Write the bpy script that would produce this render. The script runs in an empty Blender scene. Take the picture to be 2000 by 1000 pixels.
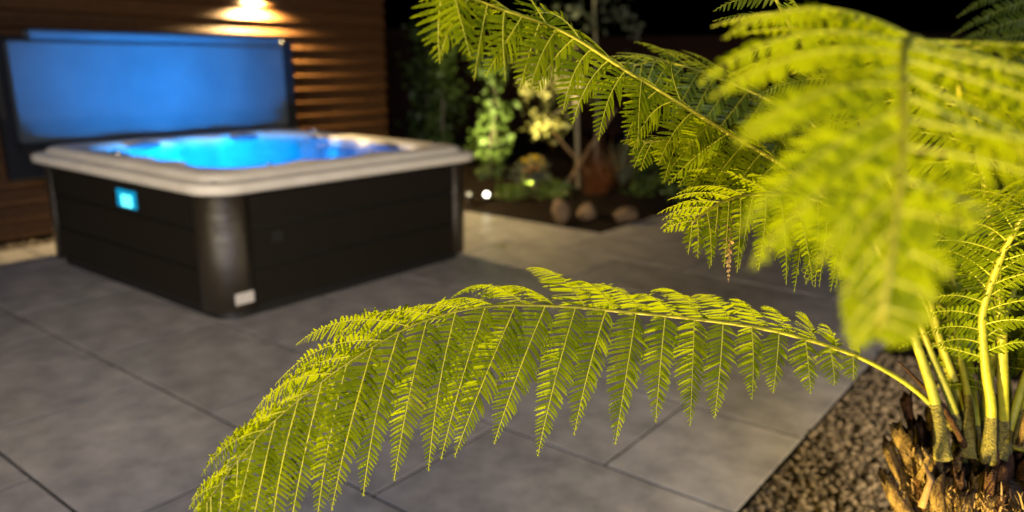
import bpy, math, random
import numpy as np
from mathutils import Vector, Matrix
random.seed(7); rng = np.random.default_rng(7)
sc = bpy.context.scene
R = math.radians

# ---------------------------------------------------------------- camera
CAM_H = 1.5
F_PX, PITCH, ROLL, YAW = 1516.06, R(14.2236), R(0.5709), R(37.94)
FW = np.array([0, math.cos(PITCH), -math.sin(PITCH)])
UPV = np.array([0, math.sin(PITCH), math.cos(PITCH)])
RT = np.array([1.0, 0, 0])
cr_, sr_ = math.cos(ROLL), math.sin(ROLL)
right_v = RT * cr_ + UPV * sr_
up_v = UPV * cr_ - RT * sr_
cam_data = bpy.data.cameras.new('camera')
cam = bpy.data.objects.new('camera', cam_data)
sc.collection.objects.link(cam)
m = Matrix(((right_v[0], up_v[0], -FW[0], 0), (right_v[1], up_v[1], -FW[1], 0), (right_v[2], up_v[2], -FW[2], CAM_H), (0, 0, 0, 1)))
cam.matrix_world = m
cam_data.sensor_width = 36
cam_data.lens = 36 * F_PX / 2000
cam_data.clip_start = 0.05
cam_data.clip_end = 400
cam_data.dof.use_dof = True
cam_data.dof.focus_distance = 1.17
cam_data.dof.aperture_fstop = 2.2
sc.camera = cam

# ---------------------------------------------------------------- world (night sky)
world = bpy.data.worlds.new('World'); sc.world = world
world.use_nodes = True
wn = world.node_tree.nodes; wl = world.node_tree.links
bg = wn['Background']
sky = wn.new('ShaderNodeTexSky'); sky.sky_type = 'NISHITA'; sky.sun_disc = False
sky.sun_elevation = R(-6); sky.sun_rotation = R(200)
wl.new(sky.outputs[0], bg.inputs[0]); bg.inputs[1].default_value = 0.05

# ---------------------------------------------------------------- exposure
sc.view_settings.view_transform = 'Standard'
sc.view_settings.look = 'None'
sc.view_settings.exposure = 2.0
sc.view_settings.gamma = 1
sc.view_settings.use_curve_mapping = False
sc.cycles.use_denoising = True
sc.cycles.max_bounces = 7
sc.cycles.transparent_max_bounces = 8
sc.cycles.sample_clamp_indirect = 4
sc.cycles.caustics_reflective = False
sc.cycles.caustics_refractive = False

# ---------------------------------------------------------------- coordinates of the place
# the patio runs along A (to the back right) and B (to the back left)
AX = np.array([math.sin(YAW), math.cos(YAW), 0]); BX = np.array([-math.cos(YAW), math.sin(YAW), 0])
def W(a, b, z=0.0): return AX * a + BX * b + np.array([0, 0, z])
AB = np.stack([AX, BX, [0, 0, 1]], 0)
def tow(P): return np.asarray(P, float) @ AB       # patio coordinates (a, b, z) -> world
def ray(px, py):
    u, v = px - 1000, py - 500
    return FW + (u * cr_ + v * sr_) / F_PX * RT - (-u * sr_ + v * cr_) / F_PX * UPV
def at(px, py, d):
    p = ray(px, py) * d; return p + np.array([0, 0, CAM_H])
def onz(px, py, z=0.0):
    r = ray(px, py); return r * ((z - CAM_H) / r[2]) + np.array([0, 0, CAM_H])
def onb(px, py, b):
    r = ray(px, py); return r * (b / (r @ BX)) + np.array([0, 0, CAM_H])

# ---------------------------------------------------------------- lights
def light(kind, name, loc, power, color, target=None, **kw):
    d = bpy.data.lights.new(name, kind); d.energy = power; d.color = color
    for k, v in kw.items(): setattr(d, k, v)
    o = bpy.data.objects.new(name, d); sc.collection.objects.link(o); o.location = Vector(loc)
    if target is not None:
        o.rotation_euler = (Vector(target) - Vector(loc)).to_track_quat('-Z', 'Y').to_euler()
    return o
WARM = (1.0, 0.66, 0.30)
FERN_L = np.array([0.40, 0.88, 0.15])
light('SPOT', 'fern_uplight', FERN_L, 74, (1.0, 0.75, 0.18), at(1600, 380, 1.15), spot_size=R(150), spot_blend=0.6, shadow_soft_size=0.03)
light('SPOT', 'fern_front_fill', (-0.45, -0.45, 1.20), 42, (1.0, 0.74, 0.17), at(1500, 480, 1.2), spot_size=R(75), spot_blend=0.8, shadow_soft_size=0.03)  # added warm fill from the camera side, brightens the frond faces
light('SPOT', 'house_wall_light', (-2.6, -1.8, 2.5), 290, (1.0, 0.76, 0.38), W(3.2, 4.2, 0.75), spot_size=R(46), spot_blend=1.0, shadow_soft_size=0.18)
light('AREA', 'cool_fill_light', (0.2, -6.0, 3.0), 180, (0.74, 0.77, 1.0), (0.2, 3.5, 0.3), shape='RECTANGLE', size=2.4, size_y=1.8)  # added soft cool fill behind the camera, lifts the patio and tub
light('SPOT', 'gravel_spot_light', (2.15, 1.95, 0.55), 46, (1.0, 0.78, 0.45), (0.6, 3.6, 0.0), spot_size=R(150), spot_blend=0.8, shadow_soft_size=0.03)
light('SPOT', 'fence_lamp_light', W(4.77, 6.92, 2.08), 300, (1.0, 0.70, 0.30), W(4.77, 6.86, 0), spot_size=R(150), spot_blend=0.7, shadow_soft_size=0.03)
light('SPOT', 'garden_spot_light', W(6.5, 5.5, 0.2), 190, (1.0, 0.84, 0.42), at(965, 220, 9.6), spot_size=R(44), spot_blend=0.7, shadow_soft_size=0.04)
light('SPOT', 'tree_spot_light', W(6.4, 4.8, 0.15), 260, (1.0, 0.78, 0.36), at(1085, 120, 9.0), spot_size=R(36), spot_blend=0.7, shadow_soft_size=0.04)

# ---------------------------------------------------------------- materials
def mat(name, col, rough=0.6, metal=0.0, noise=None, bump=None, emit=None, estr=0, spec=0.5, col2=None, nscale=8, rand=0.0, coat=0, trans=None, detail=6, stretch=None, coords='Object'):
    mt = bpy.data.materials.new(name); mt.use_nodes = True
    n = mt.node_tree.nodes; l = mt.node_tree.links
    p = n['Principled BSDF']
    p.inputs['Base Color'].default_value = (*col, 1); p.inputs['Roughness'].default_value = rough
    p.inputs['Metallic'].default_value = metal; p.inputs['Specular IOR Level'].default_value = spec
    if coat: p.inputs['Coat Weight'].default_value = coat; p.inputs['Coat Roughness'].default_value = 0.1
    tc = n.new('ShaderNodeTexCoord'); mp = n.new('ShaderNodeMapping')
    l.new(tc.outputs[coords], mp.inputs[0])
    if stretch: mp.inputs['Scale'].default_value = stretch
    outc = None
    if col2 is not None:
        t = n.new('ShaderNodeTexNoise'); t.inputs['Scale'].default_value = nscale; t.inputs['Detail'].default_value = detail
        t.inputs['Roughness'].default_value = 0.62
        l.new(mp.outputs[0], t.inputs[0])
        cr = n.new('ShaderNodeValToRGB'); cr.color_ramp.elements[0].position = 0.32; cr.color_ramp.elements[1].position = 0.68
        cr.color_ramp.elements[0].color = (*col, 1); cr.color_ramp.elements[1].color = (*col2, 1)
        if trans and name.startswith('fern'):
            e = cr.color_ramp.elements.new(0.745); e.color = (0.16, 0.085, 0.02, 1)
        l.new(t.outputs[0], cr.inputs[0]); outc = cr.outputs[0]
        l.new(outc, p.inputs['Base Color'])
    if rand:
        oi = n.new('ShaderNodeObjectInfo'); mr = n.new('ShaderNodeMapRange')
        mr.inputs[3].default_value = 1 - rand; mr.inputs[4].default_value = 1 + rand
        l.new(oi.outputs['Random'], mr.inputs[0])
        hs = n.new('ShaderNodeHueSaturation'); hs.inputs['Color'].default_value = (*col, 1)
        if outc: l.new(outc, hs.inputs['Color'])
        l.new(mr.outputs[0], hs.inputs['Value']); outc = hs.outputs[0]
        l.new(outc, p.inputs['Base Color'])
    if bump:
        bs, st = bump
        t2 = n.new('ShaderNodeTexNoise'); t2.inputs['Scale'].default_value = bs; t2.inputs['Detail'].default_value = 5
        l.new(mp.outputs[0], t2.inputs[0])
        b = n.new('ShaderNodeBump'); b.inputs['Strength'].default_value = st; b.inputs['Distance'].default_value = 0.01
        l.new(t2.outputs[0], b.inputs['Height']); l.new(b.outputs[0], p.inputs['Normal'])
    if emit: p.inputs['Emission Color'].default_value = (*emit, 1); p.inputs['Emission Strength'].default_value = estr
    if trans:
        tr = n.new('ShaderNodeBsdfTranslucent'); tr.inputs[0].default_value = (*trans[0], 1)
        mx = n.new('ShaderNodeMixShader'); mx.inputs[0].default_value = trans[1]
        l.new(p.outputs[0], mx.inputs[1]); l.new(tr.outputs[0], mx.inputs[2])
        l.new(mx.outputs[0], n['Material Output'].inputs[0])
    return mt
M = {}
M['slab'] = mat('porcelain_slab', (0.21, 0.204, 0.212), 0.38, col2=(0.44, 0.423, 0.425), nscale=5, rand=0.12, bump=(60, 0.08), detail=9)
M['grout'] = mat('grout', (0.006, 0.006, 0.006), 0.95, spec=0.1)
M['soil'] = mat('soil', (0.007, 0.005, 0.003), 0.95, spec=0.1, col2=(0.02, 0.013, 0.008), nscale=20, bump=(30, 0.8))
M['ground'] = mat('ground', (0.01, 0.012, 0.006), 0.95, col2=(0.02, 0.024, 0.01), nscale=2)
M['pebble'] = mat('pebble', (0.026, 0.019, 0.011), 0.75, col2=(0.22, 0.165, 0.10), nscale=34, detail=1.0)
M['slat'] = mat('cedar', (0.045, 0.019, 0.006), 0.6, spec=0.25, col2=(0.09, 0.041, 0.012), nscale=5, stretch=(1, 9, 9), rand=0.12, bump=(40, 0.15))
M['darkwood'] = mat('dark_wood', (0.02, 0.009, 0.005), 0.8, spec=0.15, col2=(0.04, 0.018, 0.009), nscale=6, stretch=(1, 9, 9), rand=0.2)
M['acrylic'] = mat('acrylic', (0.60, 0.56, 0.48), 0.55, col2=(0.70, 0.66, 0.58), nscale=5, spec=0.3)
M['cabinet'] = mat('cabinet', (0.0085, 0.007, 0.005), 0.6, spec=0.12, col2=(0.014, 0.0115, 0.008), nscale=14, stretch=(1, 1, 14), bump=(80, 0.1))
M['post'] = mat('corner_post', (0.024, 0.019, 0.011), 0.36, spec=1.0, bump=(9, 0.5), stretch=(.25, .25, 30))
M['black'] = mat('black_plastic', (0.006, 0.006, 0.006), 0.5)
M['cover_light'] = mat('cover_lining', (0.05, 0.065, 0.075), 0.6, spec=0.2, col2=(0.07, 0.085, 0.095), nscale=2.5, bump=(4, 1.0))
M['cover_dark'] = mat('cover_vinyl', (0.005, 0.006, 0.008), 0.5, bump=(90, 0.3))
M['chrome'] = mat('chrome', (0.8, 0.8, 0.82), 0.12, metal=1)
M['pillow'] = mat('pillow_rubber', (0.10, 0.10, 0.11), 0.5)
M['label'] = mat('label', (0.62, 0.58, 0.52), 0.4, col2=(0.5, 0.47, 0.42), nscale=60)
M['screen'] = mat('screen', (0.0, 0.05, 0.08), 0.3, emit=(0.0, 0.32, 0.60), estr=0.25)
M['digit'] = mat('digit', (0.1, 0.6, 0.6), 0.3, emit=(0.15, 0.95, 1.0), estr=0.6)
M['led'] = mat('led', (0.1, 0.7, 0.9), 0.3, emit=(0.0, 0.75, 1.0), estr=1.0)
M['lampmetal'] = mat('lamp_metal', (0.04, 0.04, 0.045), 0.35, metal=0.8)
M['lens'] = mat('lamp_lens', (0.8, 0.75, 0.6), 0.3, emit=(1.0, 0.93, 0.68), estr=5)
M['lens_dim'] = mat('lamp_lens_dim', (0.8, 0.8, 0.7), 0.3, emit=(0.9, 0.95, 0.7), estr=0.12)
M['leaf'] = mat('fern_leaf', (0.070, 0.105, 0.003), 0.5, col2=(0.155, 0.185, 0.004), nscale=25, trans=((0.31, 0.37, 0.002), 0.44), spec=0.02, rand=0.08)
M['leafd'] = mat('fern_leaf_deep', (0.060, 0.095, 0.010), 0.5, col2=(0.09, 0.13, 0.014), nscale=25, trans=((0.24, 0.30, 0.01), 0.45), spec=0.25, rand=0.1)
M['midrib'] = mat('fern_midrib', (0.30, 0.30, 0.025), 0.45, spec=0.3)
M['rachis'] = mat('fern_stalk', (0.12, 0.13, 0.010), 0.5, col2=(0.26, 0.235, 0.018), nscale=22, stretch=(1, 1, 1), bump=(120, 0.2), spec=0.4)
M['dead'] = mat('dead_frond', (0.20, 0.13, 0.07), 0.8, trans=((0.25, 0.16, 0.08), 0.3))
M['bark'] = mat('fern_trunk', (0.018, 0.010, 0.005), 0.95, col2=(0.06, 0.033, 0.015), nscale=40, bump=(60, 1.0))
M['stub'] = mat('cut_stalk', (0.02, 0.010, 0.005), 0.9, spec=0.1, col2=(0.14, 0.09, 0.035), nscale=70, bump=(260, 1.0), rand=0.25, stretch=(1, 1, 0.4))
M['stubred'] = mat('cut_stalk_dark', (0.02, 0.009, 0.005), 0.9, spec=0.15, col2=(0.065, 0.028, 0.012), nscale=60, bump=(240, 1.0), rand=0.25)
M['scaly_shade'] = mat('scaly_shaded_base', (0.035, 0.028, 0.006), 0.8, col2=(0.17, 0.14, 0.018), nscale=90, bump=(300, 1.0))  # dark scales, with the shade low on the stalks put into the colour
M['fibre'] = mat('fibre', (0.15, 0.095, 0.04), 0.85, col2=(0.08, 0.035, 0.014), nscale=30)
M['leafbg'] = mat('shrub_leaf', (0.07, 0.12, 0.02), 0.5, col2=(0.11, 0.17, 0.03), nscale=9, trans=((0.2, 0.32, 0.04), 0.35))
M['leafy'] = mat('shrub_leaf_yellow', (0.16, 0.17, 0.05), 0.5, col2=(0.24, 0.24, 0.08), nscale=9, trans=((0.4, 0.4, 0.08), 0.35))
M['leafgrey'] = mat('shrub_leaf_grey', (0.14, 0.16, 0.09), 0.6, trans=((0.2, 0.24, 0.1), 0.25))
M['leafrust'] = mat('rust_leaf', (0.12, 0.045, 0.015), 0.6, col2=(0.20, 0.085, 0.02), nscale=9, trans=((0.4, 0.12, 0.02), 0.3))
M['flower'] = mat('flower', (0.55, 0.40, 0.03), 0.6)
M['stem'] = mat('stem', (0.22, 0.19, 0.11), 0.7, col2=(0.32, 0.28, 0.17), nscale=20)
M['stake'] = mat('wood_stake', (0.30, 0.19, 0.09), 0.7, col2=(0.4, 0.27, 0.13), nscale=15)
M['rock'] = mat('rock', (0.09, 0.06, 0.035), 0.9, col2=(0.22, 0.15, 0.09), nscale=9, bump=(12, 0.8))
def water_mat():
    mt = bpy.data.materials.new('tub_water'); mt.use_nodes = True
    n = mt.node_tree.nodes; l = mt.node_tree.links
    n.remove(n['Principled BSDF'])
    tr = n.new('ShaderNodeBsdfTransparent'); tr.inputs[0].default_value = (0.72, 0.93, 1, 1)
    gl = n.new('ShaderNodeBsdfGlossy'); gl.inputs['Roughness'].default_value = 0.04
    fr = n.new('ShaderNodeFresnel'); fr.inputs[0].default_value = 1.33
    tc = n.new('ShaderNodeTexCoord'); t = n.new('ShaderNodeTexNoise'); t.inputs['Scale'].default_value = 7
    b = n.new('ShaderNodeBump'); b.inputs['Strength'].default_value = 0.22; b.inputs['Distance'].default_value = 0.03
    l.new(tc.outputs['Object'], t.inputs[0]); l.new(t.outputs[0], b.inputs['Height'])
    l.new(b.outputs[0], gl.inputs['Normal']); l.new(b.outputs[0], fr.inputs['Normal'])
    mx = n.new('ShaderNodeMixShader'); l.new(fr.outputs[0], mx.inputs[0]); l.new(tr.outputs[0], mx.inputs[1]); l.new(gl.outputs[0], mx.inputs[2])
    l.new(mx.outputs[0], n['Material Output'].inputs[0])
    return mt
M['water'] = water_mat()

# ---------------------------------------------------------------- mesh helpers
def mesh(name, V, Fs, mats, midx=None, smooth=False):
    me = bpy.data.meshes.new(name)
    me.from_pydata([tuple(map(float, v)) for v in V], [], [tuple(map(int, f)) for f in Fs])
    for mm in (mats if isinstance(mats, (list, tuple)) else [mats]): me.materials.append(mm)
    if midx is not None: me.polygons.foreach_set('material_index', midx)
    if smooth: me.polygons.foreach_set('use_smooth', [True] * len(me.polygons))
    me.update(); return me
def fastmesh(name, V, Q, mats, midx=None, smooth=False):
    """V (n,3), Q (m,4) quads"""
    me = bpy.data.meshes.new(name); V = np.asarray(V, np.float32); Q = np.asarray(Q, np.int32)
    k = Q.shape[1]
    me.vertices.add(len(V)); me.vertices.foreach_set('co', V.ravel())
    me.loops.add(Q.size); me.loops.foreach_set('vertex_index', Q.ravel())
    me.polygons.add(len(Q)); me.polygons.foreach_set('loop_start', np.arange(0, Q.size, k, dtype=np.int32))
    me.polygons.foreach_set('loop_total', np.full(len(Q), k, np.int32))
    for mm in mats: me.materials.append(mm)
    if midx is not None: me.polygons.foreach_set('material_index', np.asarray(midx, np.int32))
    if smooth: me.polygons.foreach_set('use_smooth', np.ones(len(Q), bool))
    me.update(calc_edges=True); return me
def link(name, me, parent=None, label=None, cat=None, group=None, kind=None):
    o = bpy.data.objects.new(name, me); sc.collection.objects.link(o)
    if parent is not None: o.parent = parent
    if label: o['label'] = label
    if cat: o['category'] = cat
    if group: o['group'] = group
    if kind: o['kind'] = kind
    return o
def thing(name, label, cat, loc=(0, 0, 0), group=None, kind=None):
    o = link(name, None, None, label, cat, group, kind); o.location = Vector(loc); return o
class MB:
    def __init__(s): s.V = []; s.F = []; s.I = []
    def add(s, V, Fs, i=0):
        o = len(s.V); s.V.extend([list(map(float, v)) for v in V]); s.F.extend([[x + o for x in f] for f in Fs]); s.I.extend([i] * len(Fs))
    def box(s, lo, hi, fr=tow, i=0, bevel=0.0):
        x0, y0, z0 = lo; x1, y1, z1 = hi
        if bevel <= 0:
            V = [(x, y, z) for x in (x0, x1) for y in (y0, y1) for z in (z0, z1)]
            F_ = [(0, 1, 3, 2), (4, 6, 7, 5), (0, 4, 5, 1), (2, 3, 7, 6), (0, 2, 6, 4), (1, 5, 7, 3)]
        else:
            e = bevel; V = []; F_ = []
            rings = [(z0, e), (z0 + e, 0), (z1 - e, 0), (z1, e)]
            for z, q in rings:
                V += [(x0 + q + (e if 0 else 0), y0 + q, z), (x1 - q, y0 + q, z), (x1 - q, y1 - q, z), (x0 + q, y1 - q, z)]
            for k in range(3):
                for j in range(4):
                    a, b = k * 4 + j, k * 4 + (j + 1) % 4
                    F_.append((a, b, b + 4, a + 4))
            F_ += [(3, 2, 1, 0), (12, 13, 14, 15)]
        s.add(fr(np.array(V, float)), F_, i)
    def tube(s, pts, rad, n=8, i=0, cap=True):
        P = np.asarray(pts, float); k = len(P); rad = np.broadcast_to(rad, (k,))
        T = np.gradient(P, axis=0); T /= np.linalg.norm(T, axis=1)[:, None] + 1e-12
        N = np.cross(T[0], [0.3, 0.2, 1.0]); 
        if np.linalg.norm(N) < 1e-3: N = np.cross(T[0], [1, 0, 0])
        N /= np.linalg.norm(N); V = []
        for j in range(k):
            N = N - (N @ T[j]) * T[j]; N /= np.linalg.norm(N); Bn = np.cross(T[j], N)
            for q in range(n):
                t = 2 * math.pi * q / n; V.append(P[j] + rad[j] * (math.cos(t) * N + math.sin(t) * Bn))
        F_ = [(j * n + q, j * n + (q + 1) % n, (j + 1) * n + (q + 1) % n, (j + 1) * n + q) for j in range(k - 1) for q in range(n)]
        if cap: F_ += [tuple(range(n))[::-1], tuple(range((k - 1) * n, k * n))]
        s.add(V, F_, i)
    def build(s, name, mats, parent=None, smooth=False, **kw):
        V = s.V
        return link(name, mesh(name, V, s.F, mats, s.I, smooth), parent, **kw)
def rel(P, root): return np.asarray(P, float) - np.array(root)

# ================================================================ SETTING
b = MB(); b.add([(-150, -150, -0.09), (150, -150, -0.09), (150, 150, -0.09), (-150, 150, -0.09)], [(0, 1, 2, 3)])
b.build('ground', M['ground'], kind='structure')
# --- patio of porcelain slabs
EDGE = 0.84; BEDA, BEDB = 5.97, 3.55
b = MB(); b.box((-1.4, EDGE + 0.01, -0.085), (BEDA - 0.01, 6.83, -0.003)); b.box((BEDA - 0.0095, EDGE + 0.012, -0.085), (10.4, BEDB - 0.012, -0.0035))
patio = b.build('patio', M['grout'], kind='structure')
slab_cache = {}
cols = [0.235 + 0.7 * k for k in range(-2, 15)]
for k, a0 in enumerate(cols):
    a1 = a0 + 0.7
    odd = (round((a0 - 0.235) / 0.7)) % 2
    bs = [EDGE] + [(EDGE + 0.525 if odd else EDGE + 1.05) + 1.05 * j for j in range(7)]
    for b0, b1 in zip(bs[:-1], bs[1:]):
        aa0, aa1, bb0, bb1 = a0, a1, b0, b1
        if aa0 > BEDA - 0.1 or aa1 > BEDA + 0.3:
            if bb0 >= BEDB - 0.05: continue
            bb1 = min(bb1, BEDB)
        aa1 = min(aa1, 10.4)
        bb1 = min(bb1, 6.80)
        if bb1 - bb0 < 0.05 or aa1 - aa0 < 0.05: continue
        if 2.5 < aa0 < 3.4 and 4.3 < bb0 and bb1 < 5.8: continue     # wholly under the tub
        key = (round(aa1 - aa0, 3), round(bb1 - bb0, 3))
        if key not in slab_cache:
            mb = MB(); g = 0.0065
            mb.box((g, g, -0.02), (key[0] - g, key[1] - g, 0.0), bevel=0.0008)
            slab_cache[key] = mesh('paving_slab', mb.V, mb.F, M['slab'])
        o = link('paving_slab', slab_cache[key], patio)
        o.location = Vector(W(aa0, bb0, random.uniform(-0.0006, 0.0006)))
# soil bed and the strip under the gravel
def sheet(name, a0, a1, b0, b1, z, amp, n, matl, **kw):
    ga = np.linspace(a0, a1, n); gb = np.linspace(b0, b1, n)
    V = []; 
    for i, x in enumerate(ga):
        for j, y in enumerate(gb):
            e = min(i, j, n - 1 - i, n - 1 - j)
            V.append(W(x, y, z + (amp * (0.5 + 0.5 * math.sin(x * 3.1 + 1.7 * y) * math.cos(y * 2.3)) + amp * 0.5 * rng.random()) * min(1, e / 2)))
    F_ = [(i * n + j, (i + 1) * n + j, (i + 1) * n + j + 1, i * n + j + 1) for i in range(n - 1) for j in range(n - 1)]
    return link(name, mesh(name, V, F_, matl, smooth=True), **kw)
sheet('soil_bed', BEDA + 0.01, 14, BEDB + 0.01, 12.5, -0.015, 0.10, 60, M['soil'], kind='structure')
sheet('gravel_bed', -0.5, 9.5, -3.5, EDGE - 0.008, -0.045, 0.02, 50, M['soil'], kind='structure')
# edging strip of the patio
b = MB(); b.box((-1.4, EDGE - 0.006, -0.088), (10.4, EDGE + 0.0035, -0.004)); b.build('patio_edging', M['grout'], kind='structure')
# pebbles
def pebbles(name, n, region, size, z, seed, **kw):
    r = np.random.default_rng(seed)
    phi = (1 + 5 ** .5) / 2
    ico = np.array([(-1, phi, 0), (1, phi, 0), (-1, -phi, 0), (1, -phi, 0), (0, -1, phi), (0, 1, phi), (0, -1, -phi), (0, 1, -phi), (phi, 0, -1), (phi, 0, 1), (-phi, 0, -1), (-phi, 0, 1)], float) / 1.9
    tri = np.array([(0, 11, 5), (0, 5, 1), (0, 1, 7), (0, 7, 10), (0, 10, 11), (1, 5, 9), (5, 11, 4), (11, 10, 2), (10, 7, 6), (7, 1, 8), (3, 9, 4), (3, 4, 2), (3, 2, 6), (3, 6, 8), (3, 8, 9), (4, 9, 5), (2, 4, 11), (6, 2, 10), (8, 6, 7), (9, 8, 1)])
    a = r.uniform(region[0], region[1], n); bb = r.uniform(region[2], region[3], n)
    keep = np.ones(n, bool)
    s = size * r.lognormal(0, 0.35, n)
    sc3 = np.stack([s * r.uniform(.8, 1.3, n), s * r.uniform(.6, 1.0, n), s * r.uniform(.4, .75, n)], 1)
    th = r.uniform(0, 6.28, n); tl = r.normal(0, .35, n)
    V = ico[None] * (1 + r.normal(0, .10, (n, 12, 1))) * sc3[:, None]
    x, y, zz = V[..., 0], V[..., 1], V[..., 2]
    y, zz = y * np.cos(tl)[:, None] - zz * np.sin(tl)[:, None], y * np.sin(tl)[:, None] + zz * np.cos(tl)[:, None]
    x, y = x * np.cos(th)[:, None] - y * np.sin(th)[:, None], x * np.sin(th)[:, None] + y * np.cos(th)[:, None]
    bb = np.minimum(bb, region[3] - s * 0.7)
    C = np.stack([a, bb, z + r.uniform(0, .022, n)], 1) @ AB
    V = np.stack([x, y, zz], -1) + C[:, None]
    T_ = (tri[None] + 12 * np.arange(n)[:, None, None]).reshape(-1, 3)
    return link(name, fastmesh(name, V.reshape(-1, 3), T_, [M['pebble']], smooth=True), kind='stuff', **kw)
pebbles('gravel', 20000, (1.3, 4.3, -1.0, EDGE - 0.004), 0.0110, -0.02, 3, label='brown and cream gravel beside the patio edge', cat='gravel')
pebbles('pebble_strip', 2200, (-1.0, 3.6, 6.84, 6.99), 0.014, -0.02, 5, label='pale pebbles in a strip along the fence foot', cat='gravel')
b = MB(); b.box((-2, 6.825, -0.088), (6.6, 7.2, -0.02)); b.build('fence_footing', M['soil'], kind='structure')

# ================================================================ FENCES
def board(a0, a1, bf, z0, h, tilt=0.02, th=0.02):
    # feather-edge board: thick lower edge proud of the one below, rounded nose
    prof = [(bf, z0 + h), (bf - tilt * .55, z0 + h * .45), (bf - tilt * .95, z0 + h * .14), (bf - tilt, z0 + h * .06), (bf - tilt * .8, z0), (bf + th, z0), (bf + th, z0 + h)]
    mb = MB(); n = len(prof)
    V = [tow((a0, p[0], p[1])) for p in prof] + [tow((a1, p[0], p[1])) for p in prof]
    mb.add(V, [tuple((i, (i + 1) % n, n + (i + 1) % n, n + i)) for i in range(n)] + [tuple(range(n))[::-1], tuple(range(n, 2 * n))])
    return mb
fence = thing('slatted_fence', 'brown horizontal board fence lit by a wall lamp behind the hot tub', 'fence', W(2.5, 7.0, 0))
z = 0.04
for k in range(17):
    mb = board(-2.0, 6.49, 7.0, z, 0.128, 0.036)
    mb.V = [list(rel(v, W(2.5, 7.0, 0))) for v in mb.V]
    o = mb.build('slat', M['slat'], fence); z += 0.139
for a in (-1.9, 0.3, 2.4, 4.5, 6.44):
    mb = MB(); mb.box((a - 0.05, 7.025, -0.08), (a + 0.05, 7.12, 2.42)); mb.V = [list(rel(v, W(2.5, 7.0, 0))) for v in mb.V]
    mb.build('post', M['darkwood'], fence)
fence2 = thing('garden_fence', 'dark unlit board fence behind the planted bed', 'fence', W(8, 9.6, 0))
z = 0.02
for k in range(13):
    mb = board(5.6, 16.0, 9.6, z, 0.145, 0.012)
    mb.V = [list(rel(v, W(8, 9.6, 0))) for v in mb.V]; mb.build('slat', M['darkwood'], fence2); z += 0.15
for a in (5.7, 7.6, 9.5, 11.4, 13.3, 15.2):
    mb = MB(); mb.box((a - 0.05, 9.623, -0.08), (a + 0.05, 9.72, 2.0)); mb.V = [list(rel(v, W(8, 9.6, 0))) for v in mb.V]
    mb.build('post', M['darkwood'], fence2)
fence3 = thing('side_fence', 'dark fence along the far end of the planted bed', 'fence', W(14.2, 6, 0))
z = 0.02
for k in range(13):
    mb = board(-3.0, 9.5, 0, z, 0.145, 0.012)
    V = np.array(mb.V) @ AB.T                     # back to patio axes, then swap them
    V = np.stack([14.2 + V[:, 1], V[:, 0], V[:, 2]], 1) @ AB
    mb.V = [list(rel(v, W(14.2, 6, 0))) for v in V]; mb.F = [f[::-1] for f in mb.F]; mb.build('slat', M['darkwood'], fence3); z += 0.15
# wall lamp
LA = 4.77
lamp = thing('wall_lamp', 'dark cylinder wall lamp shining down the board fence', 'lamp', W(LA, 6.97, 2.1))
mb = MB(); r0 = W(LA, 6.97, 2.1)
mb.tube([rel(W(LA, 6.90, 2.10), r0), rel(W(LA, 6.90, 2.30), r0)], 0.045, 20); mb.build('lamp_body', M['lampmetal'], lamp, smooth=False)
mb = MB(); mb.tube([rel(W(LA, 6.90, 2.094), r0), rel(W(LA, 6.90, 2.0995), r0)], 0.036, 20); mb.build('lens', M['lens'], lamp)
mb = MB(); mb.box((LA - 0.02, 6.946, 2.16), (LA + 0.02, 6.972, 2.24)); mb.V = [list(rel(v, r0)) for v in mb.V]; mb.build('bracket', M['lampmetal'], lamp)

# ================================================================ HOT TUB
TA0, TA1, TB0, TB1 = 2.30, 4.48, 3.88, 6.18
TC = W((TA0 + TA1) / 2, (TB0 + TB1) / 2, 0)
tub = thing('hot_tub', 'square hot tub glowing blue with pale rim and dark panelled cabinet', 'hot tub', TC)
def rrect(a0, a1, b0, b1, r, ns=12, nc=10, bump=None):
    """rounded rectangle, ns points a side, nc a corner; matched between contours"""
    P = []
    cs = [((a0 + r, b0 + r), math.pi), ((a1 - r, b0 + r), 1.5 * math.pi), ((a1 - r, b1 - r), 0), ((a0 + r, b1 - r), .5 * math.pi)]
    nrm = []
    for k in range(4):
        (cx, cy), t0 = cs[k]
        for j in range(nc):
            t = t0 + .5 * math.pi * j / (nc - 1); P.append((cx + r * math.cos(t), cy + r * math.sin(t))); nrm.append((math.cos(t), math.sin(t)))
        t1 = t0 + .5 * math.pi; (nx, ny), t2 = cs[(k + 1) % 4]
        p0 = np.array(P[-1]); p1 = np.array((nx + r * math.cos(t1), ny + r * math.sin(t1)))
        for j in range(1, ns + 1):
            u = j / (ns + 1); q = p0 + (p1 - p0) * u
            w = bump(k, u) if bump else 0
            P.append((q[0] - math.cos(t1) * w, q[1] - math.sin(t1) * w)); nrm.append((math.cos(t1), math.sin(t1)))
    return np.array(P)
def loft(rings, closed_bottom=False, cap_last=False):
    mb = MB(); n = len(rings[0][0]); V = []
    for P, z in rings: V += [rel(W(p[0], p[1], z if np.isscalar(z) else z[i]), TC) for i, p in enumerate(P)]
    F_ = []
    for k in range(len(rings) - 1):
        for j in range(n): F_.append((k * n + j, k * n + (j + 1) % n, (k + 1) * n + (j + 1) % n, (k + 1) * n + j))
    if cap_last: F_.append(tuple(range((len(rings) - 1) * n, len(rings) * n)))
    if closed_bottom: F_.append(tuple(range(n))[::-1])
    mb.add(V, F_); return mb
def RR(off, r, bump=None, ns=24): return rrect(TA0 - off, TA1 + off, TB0 - off, TB1 + off, r, ns=ns, bump=bump)
loft([(RR(-0.05, .14), 0.0), (RR(-0.05, .14), 0.07)], cap_last=True).build('base', M['black'], tub)
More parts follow.
